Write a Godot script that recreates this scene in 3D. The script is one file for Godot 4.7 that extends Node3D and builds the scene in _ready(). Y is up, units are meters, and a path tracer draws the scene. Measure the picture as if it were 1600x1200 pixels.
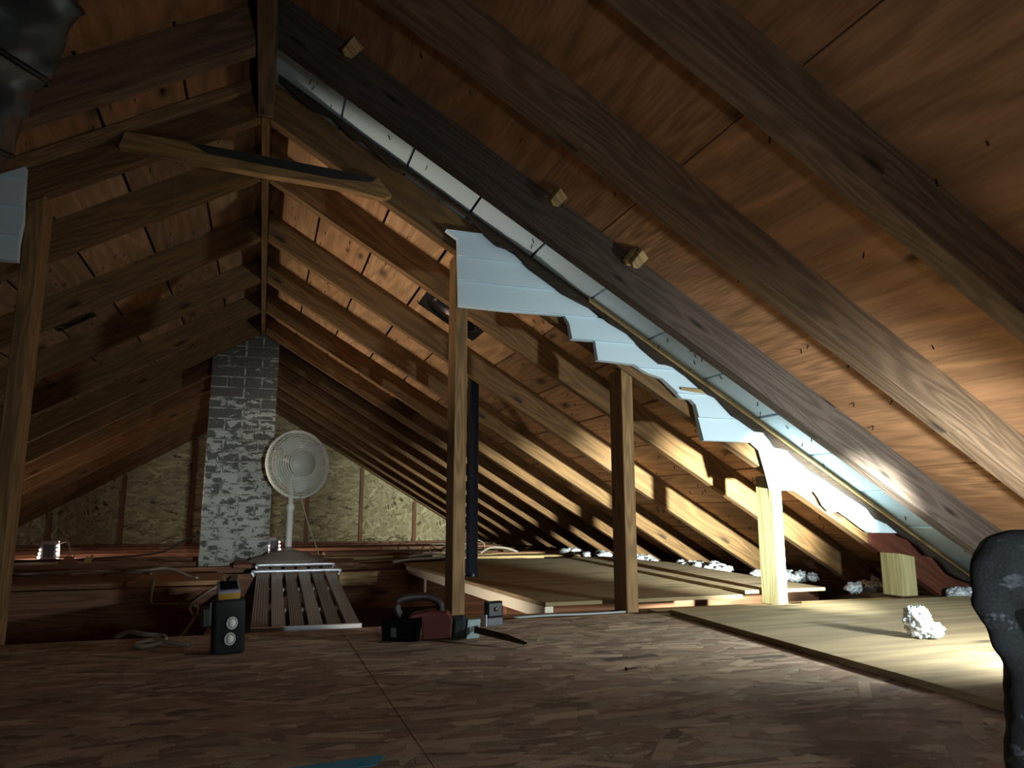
extends Node3D
# An old attic: the gable of the former house, still clad in white siding, was cut open under a newer roof.
# x to the right, y up, z along the ridge (the far gable lies at z = -8.4). Metres.

const RIDGE := 1.585       # underside of the roof boards at the ridge
const LOW := 1.46          # underside of the rafters at the ridge
const SLOPE := 0.6
const ANG := 0.5404195     # atan(0.6)
const ORD := ["first", "second", "third", "fourth", "fifth", "sixth", "seventh", "eighth", "ninth", "tenth", "eleventh", "twelfth"]
var rng := RandomNumberGenerator.new()
var used := {}
var M := {}

# ------------------------------------------------------------------ naming
func numbered(called: String) -> String:
	if not used.has(called):
		used[called] = 0
		return called
	used[called] += 1
	return "%s_%03d" % [called, used[called]]

func tag(o: Node, label: String, category: String, group := "", kind := "") -> Node:
	if label: o.set_meta("label", label)
	if category: o.set_meta("category", category)
	if group: o.set_meta("group", group)
	if kind: o.set_meta("kind", kind)
	return o

func thing(called: String, label: String, category: String, at := Vector3.ZERO, group := "") -> Node3D:
	var o := Node3D.new()
	o.name = numbered(called)
	add_child(o)
	o.position = at
	tag(o, label, category, group)
	return o

func structure(called: String) -> Node3D:
	var o := Node3D.new()
	o.name = numbered(called)
	add_child(o)
	o.set_meta("kind", "structure")
	return o

func put(called: String, mesh: Mesh, mat: Material, parent: Node = null) -> MeshInstance3D:
	var o := MeshInstance3D.new()
	o.mesh = mesh
	o.material_override = mat
	o.cast_shadow = GeometryInstance3D.SHADOW_CASTING_SETTING_ON
	if parent == null:
		o.name = numbered(called)
		add_child(o)
	else:
		o.name = called
		parent.add_child(o, true)
	return o

# ------------------------------------------------------------------ shapes
func begin() -> SurfaceTool:
	var st := SurfaceTool.new()
	st.begin(Mesh.PRIMITIVE_TRIANGLES)
	st.set_smooth_group(-1)
	return st

func done(st: SurfaceTool) -> ArrayMesh:
	st.generate_normals()
	return st.commit()

func tri(st: SurfaceTool, a: Vector3, b: Vector3, c: Vector3) -> void:
	st.add_vertex(a); st.add_vertex(b); st.add_vertex(c)

func quad(st: SurfaceTool, a: Vector3, b: Vector3, c: Vector3, d: Vector3) -> void:
	tri(st, a, b, c); tri(st, a, c, d)

func inset(p: PackedVector2Array, by: float) -> PackedVector2Array:
	# p runs counter-clockwise; every corner moves inwards along its bisector
	var r := PackedVector2Array()
	var n := p.size()
	for i in n:
		var e0 := (p[i] - p[(i + n - 1) % n]).normalized()
		var e1 := (p[(i + 1) % n] - p[i]).normalized()
		var m := Vector2(-e0.y - e1.y, e0.x + e1.x)
		var s: float = m.length_squared()
		r.append(p[i] + (m * (2.0 * by / s) if s > 0.3 else Vector2.ZERO))
	return r

func ccw(p: PackedVector2Array) -> PackedVector2Array:
	if Geometry2D.is_polygon_clockwise(p):
		p = p.duplicate()
		p.reverse()
	return p

# a polygon in x-y drawn out along z from z0 to z1 (z0 < z1), its edges chamfered by c
func prism(st: SurfaceTool, poly: PackedVector2Array, z0: float, z1: float, c := 0.0, x := Transform3D()) -> void:
	var p := ccw(poly)
	var q := inset(p, c) if c > 0.0 else p
	var n := p.size()
	var ids := Geometry2D.triangulate_polygon(q)
	for k in range(0, ids.size(), 3):
		var a := q[ids[k]]; var b := q[ids[k + 1]]; var d := q[ids[k + 2]]
		if (b - a).cross(d - a) < 0.0:
			var t := b; b = d; d = t
		tri(st, x * Vector3(a.x, a.y, z1), x * Vector3(d.x, d.y, z1), x * Vector3(b.x, b.y, z1))
		tri(st, x * Vector3(a.x, a.y, z0), x * Vector3(b.x, b.y, z0), x * Vector3(d.x, d.y, z0))
	for i in n:
		var j := (i + 1) % n
		var a := Vector3(p[i].x, p[i].y, 0); var b := Vector3(p[j].x, p[j].y, 0)
		var f := Vector3(0, 0, z1 - c); var g := Vector3(0, 0, z0 + c)
		quad(st, x * (a + g), x * (a + f), x * (b + f), x * (b + g))
		if c > 0.0:
			var qa := Vector3(q[i].x, q[i].y, z1); var qb := Vector3(q[j].x, q[j].y, z1)
			quad(st, x * (a + f), x * qa, x * qb, x * (b + f))
			qa.z = z0; qb.z = z0
			quad(st, x * (b + g), x * qb, x * qa, x * (a + g))

func rect(x0: float, y0: float, x1: float, y1: float) -> PackedVector2Array:
	return PackedVector2Array([Vector2(x0, y0), Vector2(x1, y0), Vector2(x1, y1), Vector2(x0, y1)])

func round_rect(w: float, h: float, r: float, seg := 4) -> PackedVector2Array:
	var p := PackedVector2Array()
	for k in 4:
		var c := Vector2((w / 2 - r) * (1 if k == 0 or k == 3 else -1), (h / 2 - r) * (1 if k < 2 else -1))
		for s in seg + 1:
			var a := (k + float(s) / seg) * PI / 2
			p.append(c + Vector2(cos(a), sin(a)) * r)
	return p

func add_box(st: SurfaceTool, a: Vector3, b: Vector3, c := 0.0, x := Transform3D()) -> void:
	prism(st, rect(a.x, a.y, b.x, b.y), a.z, b.z, c, x)

func box_mesh(size: Vector3, c := 0.002) -> ArrayMesh:
	var st := begin()
	add_box(st, -size / 2, size / 2, c)
	return done(st)

# a sawn board: local x runs along the grain
func board(called: String, a: Vector3, b: Vector3, mat: Material, parent: Node = null, along := "x", c := 0.0015) -> MeshInstance3D:
	var s := (b - a).abs()
	var bas := Basis()
	if along == "z":
		bas = Basis(Vector3(0, 0, 1), Vector3(0, 1, 0), Vector3(-1, 0, 0)); s = Vector3(s.z, s.y, s.x)
	elif along == "y":
		bas = Basis(Vector3(0, 1, 0), Vector3(-1, 0, 0), Vector3(0, 0, 1)); s = Vector3(s.y, s.x, s.z)
	var o := put(called, box_mesh(s, c), mat, parent)
	o.transform = Transform3D(bas, (a + b) / 2)
	return o

# a polygon standing in x-y, its node turned so that local x runs along the grain
func cut_board(called: String, poly: PackedVector2Array, z0: float, z1: float, turn: float, mat: Material, parent: Node = null, c := 0.0015) -> MeshInstance3D:
	var m := Vector2.ZERO
	for p in poly: m += p / poly.size()
	var q := PackedVector2Array()
	for p in poly: q.append((p - m).rotated(-turn))
	var st := begin()
	prism(st, q, -(z1 - z0) / 2, (z1 - z0) / 2, c)
	var o := put(called, done(st), mat, parent)
	o.position = Vector3(m.x, m.y, (z0 + z1) / 2)
	o.rotation.z = turn
	return o

func lathe(st: SurfaceTool, prof: Array, seg := 24, x := Transform3D()) -> void:
	# prof: [radius, y] from the bottom upwards
	for i in prof.size() - 1:
		for k in seg:
			var a := TAU * k / seg; var b := TAU * (k + 1) / seg
			var p: Vector2 = prof[i]; var q: Vector2 = prof[i + 1]
			var v0 := x * Vector3(cos(a) * p.x, p.y, sin(a) * p.x); var v1 := x * Vector3(cos(b) * p.x, p.y, sin(b) * p.x)
			var v2 := x * Vector3(cos(b) * q.x, q.y, sin(b) * q.x); var v3 := x * Vector3(cos(a) * q.x, q.y, sin(a) * q.x)
			if p.x > 1e-6: tri(st, v0, v1, v2)
			if q.x > 1e-6: tri(st, v0, v2, v3)

func tube(st: SurfaceTool, pts: Array, r: float, seg := 6, smooth := 4) -> void:
	var path: Array[Vector3] = []
	var n := pts.size()
	for i in n - 1:
		for s in smooth:
			var p: Vector3 = pts[i]
			path.append(p.cubic_interpolate(pts[i + 1], pts[maxi(i - 1, 0)], pts[mini(i + 2, n - 1)], float(s) / smooth))
	path.append(pts[n - 1])
	var rings := []
	for i in path.size():
		var d := (path[mini(i + 1, path.size() - 1)] - path[maxi(i - 1, 0)]).normalized()
		var u := d.cross(Vector3.UP if absf(d.y) < 0.9 else Vector3.RIGHT).normalized()
		var v := d.cross(u)
		var ring := []
		for k in seg:
			var a := TAU * k / seg
			ring.append(path[i] + (u * cos(a) + v * sin(a)) * r)
		rings.append(ring)
	for i in rings.size() - 1:
		for k in seg:
			var j := (k + 1) % seg
			quad(st, rings[i][k], rings[i + 1][k], rings[i + 1][j], rings[i][j])
	for k in range(1, seg - 1):
		tri(st, rings[0][0], rings[0][k], rings[0][k + 1])
		tri(st, rings[-1][0], rings[-1][k + 1], rings[-1][k])

func smooth_done(st: SurfaceTool) -> ArrayMesh:
	st.generate_normals()
	return st.commit()

func smooth_begin() -> SurfaceTool:
	var st := SurfaceTool.new()
	st.begin(Mesh.PRIMITIVE_TRIANGLES)
	st.set_smooth_group(0)
	return st

# a lump: an icosphere pushed about by noise
func lump(st: SurfaceTool, at: Vector3, size: Vector3, sd: int, rough := 0.35, rings := 12) -> void:
	var nz := FastNoiseLite.new()
	nz.seed = sd; nz.frequency = 1.3; nz.fractal_octaves = 4
	var seg := rings * 2
	var v := []
	for i in rings + 1:
		var row := []
		for k in seg:
			var th := PI * i / rings; var ph := TAU * k / seg
			var d := Vector3(sin(th) * cos(ph), cos(th), sin(th) * sin(ph))
			var r := 1.0 + rough * nz.get_noise_3dv(d * 1.6) * 2.0
			row.append(at + d * size * r)
		v.append(row)
	for i in rings:
		for k in seg:
			var j := (k + 1) % seg
			if i > 0: tri(st, v[i][k], v[i + 1][k], v[i][j])
			if i < rings - 1: tri(st, v[i][j], v[i + 1][k], v[i + 1][j])

# surface nets of a field given as tapered capsules [a, b, ra, rb], joined smoothly
func body(st: SurfaceTool, bones: Array, lo: Vector3, hi: Vector3, cell: float, blend: float, wrinkle := 0.0) -> void:
	var nx := int((hi.x - lo.x) / cell) + 1; var ny := int((hi.y - lo.y) / cell) + 1; var nzz := int((hi.z - lo.z) / cell) + 1
	var f := PackedFloat32Array()
	f.resize(nx * ny * nzz)
	var nz := FastNoiseLite.new()
	nz.seed = 5; nz.frequency = 38.0; nz.fractal_octaves = 3
	var i := 0
	for z in nzz:
		for y in ny:
			for x in nx:
				var p := lo + Vector3(x, y, z) * cell
				var d := 1e3
				for b in bones:
					var ab: Vector3 = b[1] - b[0]
					var t := clampf((p - b[0]).dot(ab) / ab.length_squared(), 0.0, 1.0)
					var e: float = (p - b[0] - ab * t).length() - lerpf(b[2], b[3], t)
					var h := clampf(0.5 + 0.5 * (e - d) / blend, 0.0, 1.0)
					d = lerpf(e, d, h) - blend * h * (1.0 - h)
				if wrinkle > 0.0 and absf(d) < 0.02: d += wrinkle * nz.get_noise_3d(p.x, p.y * 1.6, p.z)
				f[i] = d
				i += 1
	var id := {}
	var vs := []
	var step := [1, nx, nx * ny]
	for z in nzz - 1:
		for y in ny - 1:
			for x in nx - 1:
				var c := x + y * nx + z * nx * ny
				var s := Vector3.ZERO
				var n := 0
				for e in [[0, 1], [0, 2], [0, 4], [1, 3], [1, 5], [2, 3], [2, 6], [3, 7], [4, 5], [4, 6], [5, 7], [6, 7]]:
					var a: int = e[0]; var b: int = e[1]
					var fa := f[c + (a & 1) + ((a >> 1) & 1) * nx + (a >> 2) * nx * ny]
					var fb := f[c + (b & 1) + ((b >> 1) & 1) * nx + (b >> 2) * nx * ny]
					if (fa < 0.0) != (fb < 0.0):
						var t := fa / (fa - fb)
						var pa := Vector3(a & 1, (a >> 1) & 1, a >> 2); var pb := Vector3(b & 1, (b >> 1) & 1, b >> 2)
						s += pa.lerp(pb, t)
						n += 1
				if n > 0:
					id[c] = vs.size()
					vs.append(lo + (Vector3(x, y, z) + s / n) * cell)
	for z in range(1, nzz - 1):
		for y in range(1, ny - 1):
			for x in range(1, nx - 1):
				var c := x + y * nx + z * nx * ny
				for ax in 3:
					var d: int = c + step[ax]
					if (f[c] < 0.0) == (f[d] < 0.0): continue
					var u: int = step[(ax + 1) % 3]; var w: int = step[(ax + 2) % 3]
					if not (id.has(c) and id.has(c - u) and id.has(c - w) and id.has(c - u - w)): continue
					var q0: Vector3 = vs[id[c]]; var q1: Vector3 = vs[id[c - u]]; var q2: Vector3 = vs[id[c - u - w]]; var q3: Vector3 = vs[id[c - w]]
					if f[c] < 0.0: quad(st, q0, q3, q2, q1)
					else: quad(st, q0, q1, q2, q3)

# ------------------------------------------------------------------ textures
func noise(sd: int, freq: float, oct := 4) -> FastNoiseLite:
	var n := FastNoiseLite.new()
	n.seed = sd; n.frequency = freq; n.fractal_octaves = oct; n.noise_type = FastNoiseLite.TYPE_SIMPLEX_SMOOTH
	return n

func picture(w: int, h: int, f: Callable) -> Image:
	var im := Image.create(w, h, false, Image.FORMAT_RGB8)
	for y in h:
		for x in w:
			im.set_pixel(x, y, f.call(x, y))
	return im

# value that repeats over w x h
func wrapped(n: FastNoiseLite, x: float, y: float, w: float, h: float, sx: float, sy: float) -> float:
	var u := x / w; var v := y / h
	var a := lerpf(n.get_noise_2d(x * sx, y * sy), n.get_noise_2d((x - w) * sx, y * sy), u)
	var b := lerpf(n.get_noise_2d(x * sx, (y - h) * sy), n.get_noise_2d((x - w) * sx, (y - h) * sy), u)
	return lerpf(a, b, v)

func grain_image(sd: int, rings: float, contrast: float) -> Image:
	var big := noise(sd, 0.004, 2); var fine := noise(sd + 1, 0.05, 3); var pore := noise(sd + 2, 0.2, 2)
	var w := 512; var h := 256
	var r := RandomNumberGenerator.new()
	r.seed = sd
	var knots := []
	for k in 3: knots.append(Vector3(r.randf() * w, r.randf() * h, r.randf_range(4, 9)))
	return picture(w, h, func(x: int, y: int) -> Color:
		var b := wrapped(big, x, y, w, h, 0.7, 3.0)
		var kn := 0.0
		for k in knots:
			var d: float = Vector2((x - k.x) * 0.55, y - k.y).length() / k.z
			kn += exp(-d * d)
			b += 0.2 * exp(-d * d * 0.12)
		var ring := 0.5 + 0.5 * sin(b * rings)
		var v := 0.80 + contrast * (ring - 0.5) * 0.55 + wrapped(fine, x, y, w, h, 0.06, 1.0) * 0.22 * contrast + wrapped(pore, x, y, w, h, 0.08, 1.0) * 0.12
		v = clampf(v * (1.0 - 0.55 * minf(kn, 1.0)), 0.15, 1.0)
		return Color(v, v * lerpf(0.965, 1.0, v), v * lerpf(0.90, 1.0, v)))

func flake_image(sd: int, size: int, n: int, len_px: float, wid_px: float, tones: Array, spread: float) -> Image:
	var r := RandomNumberGenerator.new()
	r.seed = sd
	var data := PackedByteArray()
	data.resize(size * size * 3)
	for i in size * size:
		data[i * 3] = 120; data[i * 3 + 1] = 92; data[i * 3 + 2] = 62
	for k in n:
		var c: Color = tones[r.randi() % tones.size()]
		c = c * r.randf_range(0.86, 1.1)
		if r.randf() < 0.018: c = c * 0.6
		var a := r.randfn(0.0, spread)
		var l := len_px * r.randf_range(0.5, 1.3); var w := wid_px * r.randf_range(0.5, 1.4)
		var cx := r.randf() * size; var cy := r.randf() * size
		var ca := cos(a); var sa := sin(a)
		var skew := r.randf_range(-0.4, 0.4)
		var steps := int(l); var rows := int(w)
		for i in steps:
			var u := i - l / 2
			for j in rows:
				var v := j - w / 2 + u * 0.0
				var uu := u + v * skew
				var px := posmod(int(cx + uu * ca - v * sa), size); var py := posmod(int(cy + uu * sa + v * ca), size)
				var at := (py * size + px) * 3
				var m := 1.0 if (j > 0 and i > 0) else 0.78
				m *= 0.97 + 0.03 * ((i * 7 + j * 3 + k) % 3)
				data[at] = int(clampf(c.r * m, 0, 1) * 255); data[at + 1] = int(clampf(c.g * m, 0, 1) * 255); data[at + 2] = int(clampf(c.b * m, 0, 1) * 255)
	return Image.create_from_data(size, size, false, Image.FORMAT_RGB8, data)

func patch_image(sd: int, dark: Color, pale: Color, cut: float) -> Image:
	var a := noise(sd, 0.02, 5); var b := noise(sd + 1, 0.12, 3)
	return picture(256, 256, func(x: int, y: int) -> Color:
		var v := wrapped(a, x, y, 256, 256, 0.75, 1.5) + 0.35 * wrapped(b, x, y, 256, 256, 1, 1)
		var t := smoothstep(cut - 0.05, cut + 0.05, v)
		var g := 1.0 + 0.5 * wrapped(b, x, y, 256, 256, 1.7, 1.7)
		var c := dark.lerp(pale, t)
		return Color(c.r * g, c.g * g, c.b * g))

func tex(im: Image) -> ImageTexture:
	return ImageTexture.create_from_image(im)

func relief(im: Image, strength: float) -> ImageTexture:
	var b: Image = im.duplicate()
	b.convert(Image.FORMAT_RGBA8)
	b.bump_map_to_normal_map(strength)
	return ImageTexture.create_from_image(b)

func mat(col: Color, rough := 0.8, metal := 0.0) -> StandardMaterial3D:
	var m := StandardMaterial3D.new()
	m.albedo_color = col; m.roughness = rough; m.metallic = metal
	return m

func tri_mat(col: Color, t: Texture2D, scale: Vector3, rough := 0.8, nrm: Texture2D = null, off := Vector3.ZERO, world := false, depth := 0.6) -> StandardMaterial3D:
	var m := mat(col, rough)
	m.albedo_texture = t
	m.uv1_triplanar = true
	m.uv1_world_triplanar = world
	m.uv1_triplanar_sharpness = 8.0
	m.uv1_scale = scale; m.uv1_offset = off
	if nrm:
		m.normal_enabled = true; m.normal_texture = nrm; m.normal_scale = depth
	return m

func wood_set(key: String, base: Color, vary: float, t: Texture2D, scale: Vector3, n := 4, nrm: Texture2D = null, rough := 0.8) -> void:
	var out := []
	for k in n:
		var s := 1.0 + vary * rng.randf_range(-1, 1)
		var warm := vary * 0.35 * rng.randf_range(-1, 1)
		out.append(tri_mat(Color(base.r * s, base.g * s * (1 - warm * 0.5), base.b * s * (1 - warm)), t, scale, rough, nrm, Vector3(rng.randf(), rng.randf(), rng.randf())))
	M[key] = out

func pick(key: String) -> Material:
	var a: Array = M[key]
	return a[rng.randi() % a.size()]

func glow(col: Color, e: float) -> StandardMaterial3D:
	var m := mat(col, 0.4)
	m.emission_enabled = true; m.emission = col; m.emission_energy_multiplier = e
	return m

func spot(at: Vector3, to: Vector3, e: float, half: float, blend: float, size: float, col: Color, called: String) -> void:
	var l := SpotLight3D.new()
	l.name = called
	l.light_energy = e; l.light_color = col
	l.spot_angle = half; l.spot_angle_attenuation = blend
	l.spot_range = 14.0; l.spot_attenuation = 2.0
	l.light_size = size
	l.shadow_enabled = true
	add_child(l, true)
	l.look_at_from_position(at, to, Vector3.UP)

func omni(at: Vector3, e: float, size: float, col: Color, called: String) -> void:
	var l := OmniLight3D.new()
	l.name = called
	l.light_energy = e; l.light_color = col
	l.omni_range = 14.0; l.omni_attenuation = 2.0
	l.light_size = size
	l.shadow_enabled = true
	l.position = at
	add_child(l, true)

const LAMP := Vector3(1.548, 0.22, -0.86)
const AIM := Vector3(1.74, 0.26, -2.09)
const FILL := Vector3(0.30, 0.27, 0.14)
const UNSEEN_PUCKS := [[-0.95, -0.15, -2.34, -2.34], [-0.95, -0.19, -2.82, -2.84], [-0.95, -0.215, -3.28, -3.42], [-1.1, -0.11, -4.28, -4.05], [-0.95, -0.11, -4.50, -4.62], [-0.95, -0.11, -5.14, -5.2]]  # unseen lamps between the joists and where each aims
const HATCH := Vector3(0.14, -0.17, -2.26)
const WARM := Color(1.0, 0.93, 0.82)

func _ready() -> void:
	rng.seed = 11
	# camera
	var cam := Camera3D.new()
	cam.name = "camera"
	cam.fov = rad_to_deg(2.0 * atan(600.0 / 1150.0))
	cam.near = 0.02
	add_child(cam)
	cam.position = Vector3(0.05, 0.31, 0.0)
	cam.rotation_order = EULER_ORDER_YXZ
	cam.rotation = Vector3(deg_to_rad(9.866), deg_to_rad(-18.5635), 0)
	# sky and exposure: a closed, dark space
	var we := WorldEnvironment.new()
	we.name = "world"
	var env := Environment.new()
	env.background_mode = Environment.BG_COLOR
	env.background_color = Color(0, 0, 0)
	env.ambient_light_source = Environment.AMBIENT_SOURCE_DISABLED
	env.tonemap_mode = Environment.TONE_MAPPER_LINEAR
	env.tonemap_exposure = 1.18
	env.sdfgi_enabled = true; env.ssao_enabled = true; env.ssil_enabled = true
	we.environment = env
	add_child(we)
	# lights: unseen lamps at the right, behind the camera, between the joists and in the hatch; the LED units carry their own
	var dir := (AIM - LAMP).normalized()
	spot(LAMP + dir * 0.05, AIM, 38.0, 16.5, 1.0, 0.02, Color(0.95, 1.0, 0.95), "unseen_work_lamp_beam")
	spot(LAMP + dir * 0.05, Vector3(AIM.x - 0.25, -0.05, AIM.z), 1.3, 77.0, 0.95, 0.02, Color(0.93, 1.0, 1.0), "unseen_work_lamp_spill")
	spot(FILL, FILL + Vector3(sin(0.12), 0.10, -cos(0.12)), 0.26, 75.0, 1.0, 0.03, Color(0.95, 1.0, 1.0), "unseen_stand_lamp_beam")
	spot(FILL, FILL + Vector3(-0.04, 0.035, -1.0), 5.0, 10.5, 1.0, 0.03, Color(0.95, 1.0, 1.0), "unseen_chimney_beam")  # narrow beam from out of view, placed to brighten chimney and fan
	for p in UNSEEN_PUCKS:
		spot(Vector3(p[0], p[1] + 0.03, p[2]), Vector3(0.5, 1.2, p[3]), 1.3, 21.0, 1.0, 0.03, WARM, "unseen_puck_light_beam")
	spot(HATCH, Vector3(0.87, -0.02, -2.85), 0.7, 40.0, 1.0, 0.04, Color(1.0, 0.95, 0.88), "unseen_hatch_lamp_beam")
	materials()
	shell()
	old_gable()
	rafters()
	joists_and_boards()
	chimney()
	lamps()
	fan()
	ladder()
	tower()
	saw()
	small_things()
	cables()
	person()

func materials() -> void:
	var g1 := grain_image(3, 26.0, 0.30); var g2 := grain_image(9, 16.0, 0.22)
	var t1 := tex(g1); var t2 := tex(g2)
	var n1 := relief(g1, 3.0); var n2 := relief(g2, 4.0)
	wood_set("plank", Color(0.76, 0.58, 0.42), 0.12, t2, Vector3(0.7, 2.2, 2.2), 7, n2)
	wood_set("rafter", Color(0.56, 0.41, 0.24), 0.10, t1, Vector3(0.8, 3.2, 3.2), 5, n1)
	wood_set("new_rafter", Color(0.56, 0.44, 0.34), 0.05, t1, Vector3(0.9, 3.5, 3.5), 3, n1)
	wood_set("rough", Color(0.40, 0.335, 0.30), 0.04, t1, Vector3(1.0, 4.5, 4.5), 2, relief(g1, 9.0))
	wood_set("stud", Color(0.68, 0.52, 0.34), 0.06, t1, Vector3(0.9, 4.0, 4.0), 3, n1)
	wood_set("treated", Color(0.82, 0.77, 0.57), 0.03, t2, Vector3(0.8, 9.0, 9.0), 2, n2)
	wood_set("red", Color(0.46, 0.24, 0.16), 0.05, t1, Vector3(0.9, 3.5, 3.5), 2, n1)
	wood_set("joist", Color(0.60, 0.42, 0.31), 0.10, t1, Vector3(0.6, 3.5, 3.5), 4, n1)
	wood_set("pale", Color(0.80, 0.68, 0.48), 0.05, t1, Vector3(1.0, 5.0, 5.0), 3, n1)
	wood_set("sheet", Color(0.72, 0.62, 0.47), 0.03, t2, Vector3(0.45, 1.5, 1.5), 2)
	wood_set("ply", Color(0.74, 0.53, 0.37), 0.05, t2, Vector3(0.8, 1.6, 1.6), 3, n2)
	wood_set("tar", Color(0.22, 0.17, 0.13), 0.10, t1, Vector3(2, 8, 8), 2, relief(g1, 9.0), 0.95)
	wood_set("white_board", Color(0.80, 0.88, 0.94), 0.015, t1, Vector3(0.8, 2.0, 2.0), 3)
	for m in M["white_board"]: m.albedo_texture = null
	var tones := [Color(0.74, 0.59, 0.44), Color(0.66, 0.51, 0.38), Color(0.80, 0.66, 0.50), Color(0.60, 0.46, 0.34), Color(0.70, 0.57, 0.43)]
	var osb := flake_image(4, 1024, 5200, 84, 15, tones, 0.42)
	M["osb"] = [tri_mat(Color(0.96, 1.0, 1.12), tex(osb), Vector3.ONE * 0.65, 0.85, relief(osb, 2.5), Vector3.ZERO, true, 0.5)]
	var wt := [Color(0.84, 0.80, 0.64), Color(0.78, 0.74, 0.59), Color(0.88, 0.85, 0.70), Color(0.74, 0.70, 0.56)]
	var w1 := tex(flake_image(8, 768, 2600, 70, 16, wt, 0.35)); var w2 := tex(flake_image(12, 768, 2600, 70, 16, wt, 1.4))
	M["osb_wall"] = [tri_mat(Color(0.86, 0.83, 0.80), w1, Vector3.ONE * 0.8, 0.85), tri_mat(Color(0.86, 0.83, 0.80), w2, Vector3.ONE * 0.8, 0.85)]
	var br := []
	for k in 3:
		br.append(tri_mat(Color(1, 1, 1), tex(patch_image(20 + k, Color(0.36, 0.35, 0.335), Color(0.68, 0.68, 0.65), [0.34, 0.05, -0.12][k])), Vector3.ONE * 2.4, 0.95, null, Vector3.ZERO, true))
	M["brick"] = br
	M["mortar"] = [tri_mat(Color(1, 1, 1), tex(patch_image(31, Color(0.46, 0.45, 0.42), Color(0.68, 0.67, 0.63), 0.0)), Vector3.ONE * 3.0, 0.95, null, Vector3.ZERO, true)]
	M["siding"] = [mat(Color(0.84, 0.91, 0.96), 0.55)]
	M["black"] = [mat(Color(0.045, 0.045, 0.05), 0.45)]
	M["roofing"] = [mat(Color(0.04, 0.035, 0.03), 0.95)]
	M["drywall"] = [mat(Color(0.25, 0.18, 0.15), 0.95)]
	M["fan_white"] = [mat(Color(0.80, 0.80, 0.76), 0.45)]
	M["alu"] = [mat(Color(0.75, 0.75, 0.75), 0.32, 1.0)]
	M["steel"] = [mat(Color(0.30, 0.24, 0.19), 0.45, 0.7)]
	M["cable"] = [mat(Color(0.62, 0.58, 0.52), 0.6)]
	M["cable_dark"] = [mat(Color(0.14, 0.11, 0.10), 0.6)]
	M["fluff"] = [tri_mat(Color(0.90, 0.92, 0.94), tex(patch_image(41, Color(0.62, 0.62, 0.62), Color(1, 1, 1), 0.0)), Vector3.ONE * 14.0, 1.0)]
	M["glove"] = [tri_mat(Color(1, 1, 1), tex(patch_image(44, Color(0.17, 0.185, 0.20), Color(0.34, 0.36, 0.39), 0.30)), Vector3.ONE * 7.0, 0.95)]

func m0(key: String) -> Material:
	return M[key][0]

# ------------------------------------------------------------------ the setting
func roof_piece(called: String, side: int, x0: float, x1: float, z0: float, z1: float, th: float, key: String, parent: Node, lift := 0.0) -> MeshInstance3D:
	# a board lying under the roof, its grain along z; x0 and x1 are measured level, out from the ridge
	var w := (x1 - x0) / cos(ANG); var l := absf(z1 - z0)
	var o := put(called, box_mesh(Vector3(l, th, w), 0.0015), pick(key), parent)
	var down := Vector3(side * cos(ANG), -sin(ANG), 0)
	var n := Vector3(side * sin(ANG), cos(ANG), 0)
	var mid := (x0 + x1) / 2
	var b := Basis(Vector3(0, 0, 1), n, down) if side < 0 else Basis(Vector3(0, 0, -1), n, down)
	o.transform = Transform3D(b, Vector3(side * mid, RIDGE - SLOPE * mid, (z0 + z1) / 2) + n * (th / 2 + lift))
	return o

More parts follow.
